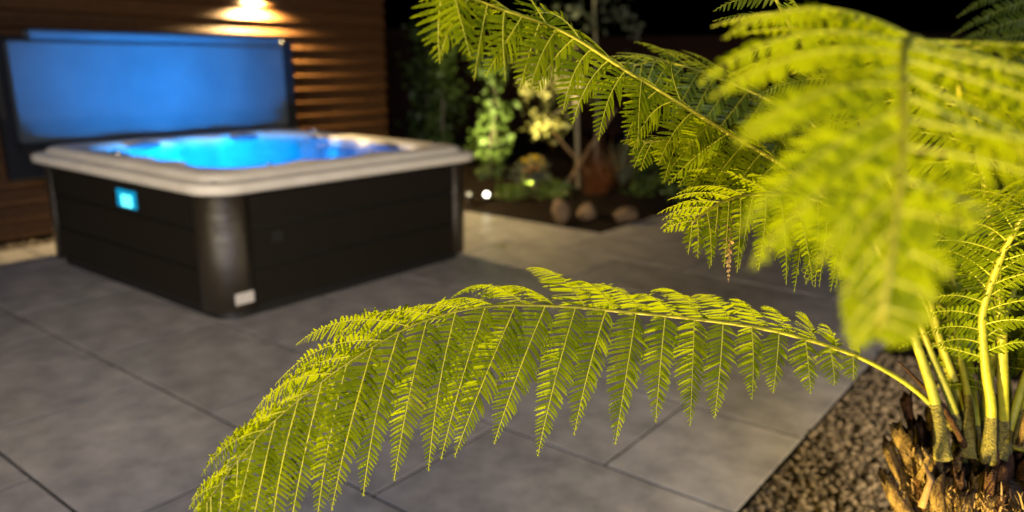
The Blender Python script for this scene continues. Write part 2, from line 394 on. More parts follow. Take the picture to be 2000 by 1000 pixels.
# cabinet core with round corners, three boards a side stand between the corner posts
loft([(RR(-0.025, .14), 0.06), (RR(-0.025, .14), 0.75)]).build('cabinet_core', M['black'], tub, smooth=False)
pr = 0.17
zz = [0.065, 0.30, 0.535, 0.752]
for k in range(4):
    cx = (TA0 + pr, TA1 - pr, TA1 - pr, TA0 + pr)[k]; cy = (TB0 + pr, TB0 + pr, TB1 - pr, TB1 - pr)[k]
    t0 = (math.pi, 1.5 * math.pi, 0, .5 * math.pi)[k]
    mb = MB(); V = []; nn = 17
    ext = 0.05
    out = []; 
    a_s = np.array([math.cos(t0), math.sin(t0)]); a_e = np.array([math.cos(t0 + math.pi / 2), math.sin(t0 + math.pi / 2)])
    c = np.array([cx, cy])
    out.append(c + pr * a_s - ext * a_e * 1.0)
    for j in range(nn): t = t0 + .5 * math.pi * j / (nn - 1); out.append(c + pr * np.array([math.cos(t), math.sin(t)]))
    out.append(c + pr * a_e - ext * a_s * 1.0)
    inn = [o_ - 0 for o_ in out]
    q = [(o_ - c) for o_ in out]
    out = [c + v_ * 1.0 for v_ in q]
    inn = [c + v_ * (1 - 0.02 / np.linalg.norm(v_)) for v_ in q]
    n = len(out)
    V = [rel(W(p[0], p[1], 0.055), TC) for p in out] + [rel(W(p[0], p[1], 0.753), TC) for p in out] + [rel(W(p[0], p[1], 0.055), TC) for p in inn] + [rel(W(p[0], p[1], 0.753), TC) for p in inn]
    F_ = []
    for j in range(n - 1):
        F_ += [(j, j + 1, n + j + 1, n + j), (2 * n + j + 1, 2 * n + j, 3 * n + j, 3 * n + j + 1), (j + 1, j, 2 * n + j, 2 * n + j + 1), (n + j, n + j + 1, 3 * n + j + 1, 3 * n + j)]
    F_ += [(0, n, 3 * n, 2 * n), (n - 1, 3 * n - 1, 4 * n - 1, 2 * n - 1)]
    mb.add(V, F_); mb.build('corner_post', M['post'], tub, smooth=True)
for side in range(4):
    for k in range(3):
        z0, z1 = zz[k] + 0.009, zz[k + 1] - 0.009
        e = pr + 0.052
        mb = MB()
        if side == 0: mb.box((TA0 + 0.006, TB0 + e, z0), (TA0 + 0.04, TB1 - e, z1), bevel=0.005)
        if side == 1: mb.box((TA0 + e, TB0 + 0.006, z0), (TA1 - e, TB0 + 0.04, z1), bevel=0.005)
        if side == 2: mb.box((TA1 - 0.04, TB0 + e, z0), (TA1 - 0.006, TB1 - e, z1), bevel=0.005)
        if side == 3: mb.box((TA0 + e, TB1 - 0.04, z0), (TA1 - e, TB1 - 0.006, z1), bevel=0.005)
        mb.V = [list(rel(v, TC)) for v in mb.V]; mb.build('cabinet_board', M['cabinet'], tub)
# moulded shell: rim, deck and basin
def bump(k, u):
    w = 0.0
    for c, h, s in (((0.25, .09, .10), (0.72, .10, .10)), ((0.28, .05, .10), (0.62, .09, .12)), ((0.3, .10, .10), (0.7, .10, .10)), ((0.22, .10, .09), (0.52, .07, .08), (0.8, .10, .09)))[k]:
        w += h * math.exp(-((u - c) / s) ** 2)
    return w
op = [-0.235, 0.34]
rings = [(RR(0.045, .20), .752), (RR(0.062, .215), .758), (RR(0.068, .22), .775), (RR(0.068, .22), .800), (RR(0.058, .215), .813), (RR(0.035, .20), .818),
         (RR(0.0, .19), .822), (RR(-0.012, .18), .830), (RR(-0.022, .18), .850), (RR(-0.045, .18), .862), (RR(-0.11, .22), .864),
         (RR(-0.165, .30, lambda k, u: bump(k, u) * .75), .860), (RR(-0.20, .34, bump), .845), (RR(-0.225, .35, bump), .805), (RR(-0.262, .36, bump), .72), (RR(-0.30, .38, bump), .56),
         (RR(-0.33, .40, lambda k, u: bump(k, u) * .4), .50), (RR(-0.60, .25), .49), (RR(-0.66, .22), .44), (RR(-0.70, .2), .20), (RR(-0.74, .18), .15)]
mb = loft(rings, cap_last=True); mb.build('shell', M['acrylic'], tub, smooth=True)
# water
WZ = 0.822
P = RR(-0.214, .345, bump); mb = MB(); mb.add([rel(W(p[0], p[1], WZ), TC) for p in P], [tuple(range(len(P)))])
mb.build('water', M['water'], tub, label='clear blue-lit water filling the tub basin')
# underwater lamps
def disc_part(name, c, nrm, r, depth, matl, parent, root, n=16, dome=0.0):
    c = np.asarray(c, float); nrm = np.asarray(nrm, float); nrm /= np.linalg.norm(nrm)
    mb = MB(); pts = [c - nrm * depth, c, c + nrm * depth * .5]; 
    mb.tube([rel(p, root) for p in pts], [r, r, r * .8], n); return mb.build(name, matl, parent)
for (px, py) in ((325, 303), (428, 293), (467, 289)):
    p = onz(px, py, 0.60)
    disc_part('tub_light', p, FW * -1 + np.array([0, 0, .6]), 0.022, 0.01, M['led'], tub, TC)
for (a, b_, pw) in ((2.95, 4.7, 26), (3.4, 5.35, 36), (3.9, 4.75, 30), (3.85, 5.4, 26), (2.95, 5.5, 22)):
    light('POINT', 'tub_led_light', W(a, b_, 0.62), pw * 0.07, (0.0, 0.20, 1.0), shadow_soft_size=0.06)
for a in (2.9, 3.4, 3.9):
    light('SPOT', 'tub_led_spot', W(a, 4.55, 0.66), 124, (0.0, 0.33, 1.0), W(a, 6.3, 1.28), spot_size=R(60), spot_blend=0.9, shadow_soft_size=0.05)
# pillows on the inner edge, knobs, valves
def pillow(a, b_, ang):
    mb = MB(); V = []; n = 14
    for k, s in enumerate((0.0, .55, .9, 1.0, .9, .55, 0.0)):
        zc = (k - 3) / 3 * 0.035
        for j in range(n):
            t = 2 * math.pi * j / n
            x = 0.13 * (abs(math.cos(t)) ** .6) * math.copysign(1, math.cos(t)) * max(s, .02); y = 0.045 * (abs(math.sin(t)) ** .8) * math.copysign(1, math.sin(t)) * max(s, .02)
            V.append(rel(W(a + x * math.cos(ang) - y * math.sin(ang), b_ + x * math.sin(ang) + y * math.cos(ang), .832 + zc), TC))
    F_ = [(k * n + j, k * n + (j + 1) % n, (k + 1) * n + (j + 1) % n, (k + 1) * n + j) for k in range(6) for j in range(n)]
    mb.add(V, F_); mb.build('pillow', M['pillow'], tub, smooth=True)
pillow(2.98, TB1 - .27, 0); pillow(3.85, TB1 - .27, 0); pillow(TA1 - .27, 5.35, math.pi / 2); pillow(TA1 - .27, 4.55, math.pi / 2)
def knob(p, r=0.03, h=0.03, matl='chrome', name='knob'):
    mb = MB(); p = np.asarray(p)
    mb.tube([rel(p, TC), rel(p + [0, 0, h * .6], TC), rel(p + [0, 0, h], TC), rel(p + [0, 0, h * 1.05], TC)], [r, r * .95, r * .7, r * .2], 16); mb.build(name, M[matl], tub, smooth=True)
knob(W(2.43, 5.17, .862)); knob(W(2.49, 5.33, .862), .026, .02, 'black'); knob(W(2.78, 4.03, .862), .016, .015); knob(W(4.36, 5.62, .862), .035, .03); knob(W(4.32, 4.12, .862), .02, .02)
knob(W(2.345, 3.93, .820), .012, .008)
# display
SA = TA0 + 0.006
b0_, b1_, z0_, z1_ = 4.725, 4.965, 0.575, 0.685
mb = MB(); mb.box((SA - 0.014, b0_ - .015, z0_ - .012), (SA + 0.004, b1_ + .015, z1_ + .012)); mb.V = [list(rel(v, TC)) for v in mb.V]
pan = mb.build('control_panel', M['black'], tub)
mb = MB(); mb.box((SA - 0.0175, b0_, z0_), (SA - 0.0135, b1_, z1_)); mb.V = [list(rel(v, TC)) for v in mb.V]; mb.build('screen', M['screen'], pan)
mb = MB()
def seg(b_, zc, w, h): mb.box((SA - 0.0205, b_ - w / 2, zc - h / 2), (SA - 0.018, b_ + w / 2, zc + h / 2))
for bc in (4.875, 4.805):      # two glowing digits
    zc = 0.618
    for dz in (-.030, 0, .030): seg(bc, zc + dz, .045, .013)
    for db in (-.022, .022):
        seg(bc + db, zc + .016, .012, .018); seg(bc + db, zc - .016, .012, .018)
mb.V = [list(rel(v, TC)) for v in mb.V]; mb.build('readout', M['digit'], pan)
mb = MB(); mb.box((TA0 + .088, TB0 - 0.0035, .105), (TA0 + .21, TB0 - 0.0005 , .172)); mb.V = [list(rel(v, TC)) for v in mb.V]; mb.build('label_plate', M['label'], tub, label='small pale sticker low on the cabinet corner')
mb = MB(); mb.box((2.66, TB0 + 0.0, .425), (2.74, TB0 + 0.012, .50), bevel=.004); mb.V = [list(rel(v, TC)) for v in mb.V]; mb.build('vent', M['black'], tub)

# cover, folded upright at the back
CC = W(3.4, 6.35, 0.9)
cov = thing('tub_cover', 'folded hot tub cover standing upright, pale lining lit blue', 'cover', CC)
def slabpart(name, a0, a1, b0, b1, z0, z1, bev, matl, lean=0.0):
    mb = MB(); mb.box((a0, b0, z0), (a1, b1, z1), bevel=bev)
    V = np.array(mb.V) @ AB.T
    V[:, 1] += (V[:, 2] - z0) * lean
    mb.V = [list(rel(v, CC)) for v in V @ AB]
    return mb.build(name, matl, cov)
slabpart('cover_panel', 2.265, 4.56, 6.262, 6.33, 0.865, 1.60, 0.02, M['cover_light'], 0.04)
slabpart('cover_panel', 2.40, 4.56, 6.345, 6.43, 0.93, 1.60, 0.02, M['cover_light'], 0.04)
slabpart('cover_fold', 2.42, 4.56, 6.295, 6.42, 1.607, 1.676, 0.018, M['cover_light'], 0.04)
slabpart('cover_back', 2.22, 4.70, 6.44, 6.53, 0.58, 1.63, 0.012, M['cover_dark'], 0.04)
slabpart('skirt', 4.575, 4.68, 6.275, 6.37, 0.76, 1.645, 0.01, M['cover_dark'], 0.03)
slabpart('fold_strip', 2.27, 4.56, 6.27, 6.44, 0.80, 0.863, 0.01, M['cover_dark'], 0.0)
for a in (2.55, 4.3):
    mb = MB(); mb.box((a - .04, 6.262, .16), (a + .04, 6.29, .79)); mb.V = [list(rel(v, CC)) for v in mb.V]; mb.build('lifter_bracket', M['black'], cov)

# ================================================================ PLANTED BED
def leaves(mb_pts, size, n_per, spread, aspect=0.6, seed=0, up=0.3):
    """leaf blades (folded, pointed, six corners) scattered round the given points"""
    r = np.random.default_rng(seed); P = np.repeat(np.asarray(mb_pts, float), n_per, 0); n = len(P)
    P = P + r.normal(0, 1, (n, 3)) * spread
    D = r.normal(0, 1, (n, 3)); D[:, 2] += up; D /= np.linalg.norm(D, axis=1)[:, None]
    S = np.cross(D, r.normal(0, 1, (n, 3))); S /= np.linalg.norm(S, axis=1)[:, None]
    N = np.cross(D, S); L = (size * r.uniform(.6, 1.3, n))[:, None]
    Wd = L * aspect * .5
    V = np.stack([P, P + D * L * .35 + S * Wd, P + D * L * .75 + S * Wd * .75, P + D * L, P + D * L * .75 - S * Wd * .75, P + D * L * .35 - S * Wd, P + D * L * .45 - N * L * .08], 1)
    q = np.array([(0, 5, 6, 1), (1, 6, 3, 2), (6, 5, 4, 3)])
    return V.reshape(-1, 3), (q[None] + 7 * np.arange(n)[:, None, None]).reshape(-1, 4)
def plant(name, label, cat, base, stems, clusters, leaf, lmat, stem_r=0.008, aspect=.6, extra=None, smat='stem', group=None, up=.3, seed=1):
    root = thing(name, label, cat, base, group)
    mb = MB()
    for pts in stems: mb.tube([rel(p, base) for p in pts], np.linspace(stem_r, stem_r * .5, len(pts)), 6)
    mb.build('stem', M[smat], root, smooth=True)
    pts, npp, spr = clusters
    V, Q = leaves([rel(p, base) for p in pts], leaf, npp, spr, aspect, seed, up)
    link('foliage', fastmesh('foliage', V, Q, [M[lmat]]), root, kind='stuff')
    return root
def line(p0, p1, n, sag=0.0, wob=0.0):
    p0 = np.array(p0); p1 = np.array(p1)
    return [p0 + (p1 - p0) * t + np.array([0, 0, sag * 4 * t * (1 - t)]) + rng.normal(0, 1, 3) * wob for t in np.linspace(0, 1, n)]
D1 = 9.6
# tall climber beside the tub
base = at(960, 392, D1)
pts = [at(x + rng.normal(0, 8), y, D1 + rng.normal(0, .12)) for x, y in ((965, 330), (950, 300), (975, 285), (960, 265), (945, 340), (985, 240), (960, 230), (950, 215), (970, 180), (985, 310), (960, 120), (940, 130), (990, 215), (955, 150), (975, 130), (935, 295), (968, 350))]
plant('leafy_climber', 'slim leafy climber lit from below right beside the hot tub', 'plant', base, [[base, at(955, 300, D1), at(970, 200, D1), at(955, 110, D1)], [base, at(975, 290, D1 + .1), at(950, 190, D1)]], (pts, 26, .07), .075, 'leafbg', .008, .75, seed=3)
# yellowish small tree
D2 = 9.0
base = at(1131, 405, D2)
pts = []
for x, y in ((1050, 160), (1085, 150), (1020, 170), (1100, 120), (1130, 140), (1065, 190), (1045, 215), (1080, 225), (1050, 245), (1090, 245), (1035, 120), (1150, 170), (1110, 180), (1075, 130), (1070, 110), (1010, 130), (1030, 95), (1100, 165), (1060, 170)):
    pts.append(at(x + rng.normal(0, 6), y + rng.normal(0, 5), D2 + rng.normal(0, .15)))
tree = plant('small_tree', 'small pale leaved tree lit yellow, with a thin straight trunk', 'tree', base, [], (pts, 34, .07), .07, 'leafy', .02, .7, seed=4)
mb = MB(); mb.tube([rel(p, base) for p in (base, at(1128, 300, D2), at(1126, 190, D2), at(1110, 140, D2))], [.028, .026, .022, .015], 8)
for q in ((1050, 170), (1075, 130), (1150, 150), (1060, 230)): mb.tube([rel(at(1124, 195, D2), base), rel(at((q[0] + 1124) / 2, q[1] - 12, D2), base), rel(at(*q, D2), base)], [.012, .008, .004], 6)
mb.build('trunk', M['stem'], tree, smooth=True)
# leaves of a tall tree at the top
base = at(1160, 400, 11.0)
pts = [at(x, y, 11 + rng.normal(0, .2)) for x, y in ((1130, 20), (1160, 45), (1190, 15), (1210, 40), (1140, -20), (1180, -30), (1220, -10), (1235, 60), (1100, 30), (1170, -60), (1060, -30))]
plant('slender_tree', 'dim greyish tree rising behind the small pale tree', 'tree', base, [[base, at(1168, 200, 11), at(1160, 0, 11), at(1165, -60, 11)]], (pts, 22, .09), .08, 'leafgrey', .03, .8, seed=5)
# support stakes crossing behind
def stake(label, p0, p1, r=.018):
    mb = MB(); base = np.array(p0); mb.tube([rel(p, base) for p in line(p0, p1, 4)], r, 7)
    o = mb.build('wooden_stake', M['stake'], label=label, cat='stake', group='stakes propping the small tree'); o.location = Vector(base)
stake('wooden stake leaning right behind the thin trunk', onz(1088, 388), at(1200, 215, 9.3)); stake('shorter wooden stake leaning left against the thin trunk', onz(1180, 372) , at(1060, 235, 9.2), .013)
# flowering plant
base = onz(1035, 385)
dd = float(base @ FW) + CAM_H * math.sin(PITCH)
D3 = dd - .1
pts = [at(x, y, D3) for x, y in ((1015, 350), (1025, 335), (1040, 330), (1055, 335), (1030, 355), (1045, 350), (1020, 365), (1060, 350), (1012, 338))]
fl = plant('flowering_perennial', 'low plant with yellow flower heads beside the garden spotlight', 'plant', base, [[base, at(1020, 350, D3), at(1030, 320, D3)], [base, at(1045, 350, D3), at(1050, 322, D3)]], (pts, 18, .04), .085, 'leafgrey', .007, .35, up=1.2, seed=6)
for q in ((1030, 315), (1041, 310), (1055, 318), (1060, 324)):
    V, Q = leaves([rel(at(*q, D3), base)], .05, 16, .015, .9, int(q[0]), .6); link('flower_head', fastmesh('flower_head', V, Q, [M['flower']]), fl)
# green low plants
for i, (px, py, w, h, lm, lb) in enumerate(((1000, 395, 25, 25, 'leafbg', 'low dark green plant just right of the garden spotlight'), (1300, 392, 60, 50, 'leafbg', 'dark low shrub at the right end of the bed'), (1260, 360, 60, 60, 'leafbg', 'dim bushy shrub behind the rocks'), (1075, 392, 25, 25, 'leafbg', 'small green tuft left of the rocks'))):
    base = onz(px, py); dd = float((base - [0, 0, CAM_H]) @ FW)
    pts = [at(px + rng.uniform(-w, w), py - 6 - abs(rng.normal(0, .5)) * h, dd + rng.normal(0, .15)) for _ in range(16)]
    plant('low_shrub', lb, 'shrub', base, [[base, pts[0]], [base, pts[1]]], (pts, 16, .05), .07, lm, .006, .55, seed=20 + i)
# rust coloured grass
base = onz(1165, 392); D4 = 9.4
V = []; Q = []
r = np.random.default_rng(9)
for k in range(190):
    p = rel(base, base) + np.array([*(r.normal(0, .06, 2)), 0]); th = r.uniform(0, 6.28); le = r.uniform(.3, .95); sp = r.uniform(.08, 1.0)
    d = np.array([math.cos(th), math.sin(th), 0]); s = np.array([-d[1], d[0], 0]) * .005
    pp = [p + d * sp * t ** 2 * 1.2 + np.array([0, 0, le * t * (1 - .25 * t * sp * 2)]) for t in (0, .4, .75, 1)]
    o_ = len(V)
    for j, q_ in enumerate(pp): V += [q_ - s * (1 - j / 3.3), q_ + s * (1 - j / 3.3)]
    Q += [(o_ + 2 * j, o_ + 2 * j + 1, o_ + 2 * j + 3, o_ + 2 * j + 2) for j in range(3)]
g = link('ornamental_grass', fastmesh('ornamental_grass', V, Q, [M['leafrust']]), label='rust coloured tuft of grass behind the rocks', cat='grass'); g.location = Vector(base)
# strap leaved plant
base = onz(1215, 380); V = []; Q = []
for k in range(34):
    th = r.uniform(0, 6.28); le = r.uniform(.5, .95); sp = r.uniform(.3, .8); d = np.array([math.cos(th), math.sin(th), 0]); s = np.array([-d[1], d[0], 0]) * .016
    pp = [d * sp * t * le + np.array([0, 0, .1 + le * (t - .5 * t * t * sp * 1.5)]) for t in (0, .3, .6, .85, 1)]
    o_ = len(V)
    for j, q_ in enumerate(pp): V += [q_ - s * (1 - (j / 4.2) ** 2), q_ + s * (1 - (j / 4.2) ** 2)]
    Q += [(o_ + 2 * j, o_ + 2 * j + 1, o_ + 2 * j + 3, o_ + 2 * j + 2) for j in range(4)]
g = link('strap_leaf_plant', fastmesh('strap_leaf_plant', V, Q, [M['leafgrey']]), label='grey green plant with long arching strap leaves right of the stakes', cat='plant'); g.location = Vector(base)
# tall dim shrub left, by the fence end
base = W(8.2, 8.6, 0); 
for i, (px, dpt, lb) in enumerate(((865, 11.5, 'tall dim evergreen behind the tub rim, right of the lit fence'), (835, 12.2, 'dark slim shrub nearest the end of the lit fence'))):
    bs_ = at(px, 330, dpt); bs_[2] = 0.02
    pts = [at(px + rng.uniform(-28, 28), y, dpt + rng.normal(0, .15)) for y in np.linspace(60, 330, 24)]
    plant('tall_shrub', lb, 'shrub', bs_, [[bs_, at(px, 200, dpt), at(px, 90, dpt)]], (pts, 30, .10), .09, 'leafbg', .02, .6, seed=30 + i)
# rocks
def rock(px, py, s, label, seed):
    r = np.random.default_rng(seed); base = onz(px, py)
    V = []; F_ = []; nu, nv = 14, 9
    dirs = r.normal(0, 1, (9, 3)); dirs /= np.linalg.norm(dirs, axis=1)[:, None]; cut = r.uniform(.68, .95, 9)
    for j in range(nv + 1):
        for i in range(nu):
            th = math.pi * j / nv; ph = 2 * math.pi * i / nu
            d = np.array([math.sin(th) * math.cos(ph), math.sin(th) * math.sin(ph), math.cos(th)])
            k = 1.0
            for q, c in zip(dirs, cut):
                if d @ q > c: k = min(k, c / (d @ q))
            V.append(d * k * np.array(s) + [0, 0, s[2] * .75])
    F_ = [(j * nu + i, j * nu + (i + 1) % nu, (j + 1) * nu + (i + 1) % nu, (j + 1) * nu + i)[::-1] for j in range(nv) for i in range(nu)]
    o = link('rock', mesh('rock', V, F_, M['rock']), label=label, cat='rock', group='rocks at the bed edge'); o.location = Vector(base); o.rotation_euler = (0, 0, r.uniform(0, 3))
rock(1094, 432, (.10, .11, .13), 'tall brown rock, leftmost of the three at the bed edge', 1)
rock(1145, 430, (.12, .10, .10), 'rounded brown rock between the two others at the bed edge', 2)
rock(1222, 433, (.16, .11, .085), 'flat wide brown rock, rightmost at the bed edge', 3)
# garden spotlights
def spot(px, py, label, lens, tgt):
    c = onz(px, py, 0.13); base = c.copy(); base[2] = 0.0
    root = thing('garden_spotlight', label, 'spotlight', base, 'spike spotlights in the bed')
    nrm = np.array(tgt); nrm = nrm / np.linalg.norm(nrm)
    mb = MB(); mb.tube([rel(p, base) for p in (c - nrm * .10, c - nrm * .09, c - nrm * .004, c + nrm * .006)], [.025, .042, .045, .043], 18); mb.build('lamp_body', M['lampmetal'], root)
    mb = MB(); mb.tube([rel(c + nrm * .0065, base), rel(c + nrm * .0095, base)], [.022, .021], 18); mb.build('lens', lens, root)
    mb = MB(); mb.tube([[0, 0, -.06], [0, 0, .05], list(rel(c - nrm * .05, base))], [.004, .009, .008], 8); mb.build('spike', M['lampmetal'], root)
    return c
spot(950, 380, 'small round spotlight shining bright between the tub and the low plants', M['lens'], -BX * .2 - FW * .9 + np.array([0, 0, .3]))
spot(916, 380, 'dim small round spotlight close to the tub corner', M['lens_dim'], -FW + np.array([0, 0, .3]))
# a fallen leaf on the patio
V, Q = leaves([(0, 0, .004)], .09, 1, 0.0, .6, 2, 0); V = np.array([(0, 0, .004), (.03, .02, .008), (.07, .02, .006), (.1, 0, .003), (.07, -.02, .006), (.03, -.02, .01), (.05, 0, .002)])
o = link('fallen_leaf', fastmesh('fallen_leaf', V, Q, [M['leafy']]), label='yellowish fallen leaf on the patio right of the tub', cat='leaf'); o.location = Vector(onz(965, 482, .004)); o.scale = (1.2, 1.2, 1)

# ================================================================ TREE FERN
FC = at(1975, 905, 1.50); FB = FC.copy(); FB[2] = -0.04
fern = thing('tree_fern', 'tree fern with arching yellow green fronds and a short fibrous trunk in gravel', 'tree fern', FB)
ZT = float(FC[2])
# trunk
n = 40; V = []; rows = 26
for j in range(rows):
    t = j / (rows - 1); z = (ZT - FB[2] - 0.01) * t
    rr = (0.165 - 0.02 * math.sin(t * 3.0)) * (1 if t < .93 else 1 - (t - .93) * 6)
    for i in range(n):
        th = 2 * math.pi * i / n; q = rr * (1 + 0.05 * math.sin(i * 2.3 + j) + rng.normal(0, .03)); V.append((q * math.cos(th), q * math.sin(th), z + rng.normal(0, .004)))
F_ = [(j * n + i, j * n + (i + 1) % n, (j + 1) * n + (i + 1) % n, (j + 1) * n + i) for j in range(rows - 1) for i in range(n)] + [tuple(range((rows - 1) * n, rows * n))]
link('trunk', mesh('trunk', V, F_, M['bark']), fern)
# cut frond stalks round the trunk top
def stub(th, z0, length, r0, lean, matl, hollow=True):
    d = np.array([math.cos(th), math.sin(th), 0]); base = d * (0.135) + np.array([0, 0, z0]); mb = MB(); nn = 9
    pts = [base + d * (lean * (t + .25 * math.sin(t * 2.6))) * length + np.array([0, 0, length * t]) for t in np.linspace(0, 1, 5)]
    rad = np.array([1.25, 1.1, 1.0, .95, .92]) * r0
    o_ = len(mb.V); mb.tube(pts, rad, nn, cap=False)
    # ragged hollow end
    top = np.array(mb.V[-nn:]); c = top.mean(0); up = np.array(pts[-1]) - np.array(pts[-2]); up /= np.linalg.norm(up)
    for k in range(nn): mb.V[len(mb.V) - nn + k] = list(top[k] + up * rng.uniform(-.010, .022) + (top[k] - c) * rng.uniform(-.1, .5))
    base_i = len(mb.V) - nn; inner = [list(c + (top[k] - c) * .6 - up * rng.uniform(.006, .014)) for k in range(nn)]
    mb.V += inner; ii = len(mb.V) - nn
    for k in range(nn): mb.F.append([base_i + k, base_i + (k + 1) % nn, ii + (k + 1) % nn, ii + k]); mb.I.append(0)
    mb.F.append([ii + k for k in range(nn)]); mb.I.append(0)
    mb.build('cut_stalk', M[matl], fern, smooth=True)
toL = math.atan2(*(np.array([-1.0, -0.25])[::-1]))       # direction of the lit left flank
zt = ZT - FB[2]
for k in range(92):
    row = k // 23; th = 2 * math.pi * (k % 23 + .5 * (row % 2)) / 23 + rng.normal(0, .07)
    stub(th, zt - .13 - row * .115 + rng.normal(0, .012), rng.uniform(.07, .15), rng.uniform(.006, .0105), rng.uniform(.15, .5), random.choice(['stub', 'stub', 'stubred']))
for th, z0, L, r0, ln in ((2.95, -.05, .13, .012, .55), (3.25, -.06, .12, .013, .25), (3.1, -.14, .12, .014, .7), (3.5, -.12, .15, .013, .35), (3.75, -.10, .11, .012, .3), (2.8, -.10, .12, .012, .6)):
    stub(th, zt + z0 - .02, L, r0, ln, 'stub')
for k in range(26):       # stalk bases crowding the top of the trunk
    th = rng.uniform(0, 6.28); q = rng.uniform(.02, .125); p = np.array([q * math.cos(th), q * math.sin(th), zt - .04]); L = rng.uniform(.05, .11); d = np.array([math.cos(th), math.sin(th), 0])
    mb = MB(); mb.tube([p, p + [0, 0, L * .5], p + d * .02 + [0, 0, L]], [.016, .012, .007], 7); mb.build('stalk_base', M['stubred'], fern, smooth=True)
for k in range(15):
    stub(2.15 + k * .135 + rng.normal(0, .03), zt - .075 + rng.normal(0, .012), rng.uniform(.08, .15), rng.uniform(.006, .011), rng.uniform(.1, .45), random.choice(['stub', 'stubred']))
# loose fibres and scales
V = []; Q = []; r = np.random.default_rng(12)
for k in range(6500):
    th = r.uniform(0, 6.28); z = zt + .005 - r.random() ** 1.3 * .5; d = np.array([math.cos(th), math.sin(th), 0]); p = d * (r.uniform(.14, .19)) + [0, 0, z]
    v = d * r.uniform(.2, 1.2) + np.array([r.normal(0, .5), r.normal(0, .5), r.normal(.5, .8)]); v /= np.linalg.norm(v); L = r.uniform(.01, .045)
    s = np.cross(v, [0, .3, 1]); s /= np.linalg.norm(s); s *= r.uniform(.0006, .0020); o_ = len(V)
    V += [p - s, p + s, p + v * L * .6 + s * .8 + [0, 0, .002], p + v * L * .6 - s * .8 + [0, 0, .002], p + v * L + [0, 0, -.003], p + v * L + s * .3 + [0, 0, -.003]]
    Q += [(o_, o_ + 1, o_ + 2, o_ + 3), (o_ + 3, o_ + 2, o_ + 5, o_ + 4)]
link('fibre', fastmesh('fibre', V, Q, [M['fibre']]), fern, kind='stuff')
# dark dry blades among the petioles
for px0, py0, d0, px1, py1, d1, mk in ((1900, 900, 1.45, 1756, 707, 1.38, 'stubred'), (1890, 880, 1.5, 1835, 650, 1.5, 'stubred'), (1960, 880, 1.5, 1905, 700, 1.55, 'stubred'), (1990, 870, 1.4, 2010, 690, 1.35, 'stub'), (1795, 935, 1.38, 1800, 872, 1.36, 'stub'), (1800, 990, 1.35, 1806, 905, 1.34, 'fibre')):
    mb = MB(); p0, p1 = at(px0, py0, d0), at(px1, py1, d1); mid = (p0 + p1) / 2 + np.array([.012, 0, .01])
    mb.tube([rel(p, FB) for p in (p0, mid, p1)], [.006, .0055, .0015], 6); mb.build('dry_stalk', M[mk], fern, smooth=True, label='dry brown stalk among the green ones')

# ---- fronds
def template(hi):
    if hi: us = np.array([0, .10, .18, .28, .36, .47, .55, .66, .74, .85, 1.0]); ws = np.array([.72, 1, .80, 1.03, .78, .98, .70, .86, .55, .60, .10])
    else: us = np.array([0, .35, .72, 1.0]); ws = np.array([.85, 1, .72, .10])
    n = len(us); V = []; F_ = []
    for u, w in zip(us, ws): V += [(u, w, -.25 * w), (u, 0, 0), (u, -w, -.25 * w)]
    for k in range(n - 1):
        a = 3 * k; F_ += [(a, a + 1, a + 4, a + 3), (a + 1, a + 2, a + 5, a + 4)]
    return np.array(V), np.array(F_)
TPL = {True: template(True), False: template(False)}
def nrmz(v): return v / (np.linalg.norm(v, axis=-1, keepdims=True) + 1e-12)
def spline(P, n):
    P = np.asarray(P, float); k = len(P); Q = np.vstack([2 * P[0] - P[1], P, 2 * P[-1] - P[-2]])
    out = []
    for i in range(k - 1):
        p0, p1, p2, p3 = Q[i], Q[i + 1], Q[i + 2], Q[i + 3]
        for t in np.linspace(0, 1, 24, endpoint=False):
            out.append(.5 * ((2 * p1) + (-p0 + p2) * t + (2 * p0 - 5 * p1 + 4 * p2 - p3) * t * t + (-p0 + 3 * p1 - 3 * p2 + p3) * t ** 3))
    out.append(P[-1]); out = np.array(out)
    s = np.r_[0, np.cumsum(np.linalg.norm(np.diff(out, axis=0), axis=1))]
    u = np.linspace(0, s[-1], n); return np.stack([np.interp(u, s, out[:, c]) for c in range(3)], 1), s[-1]
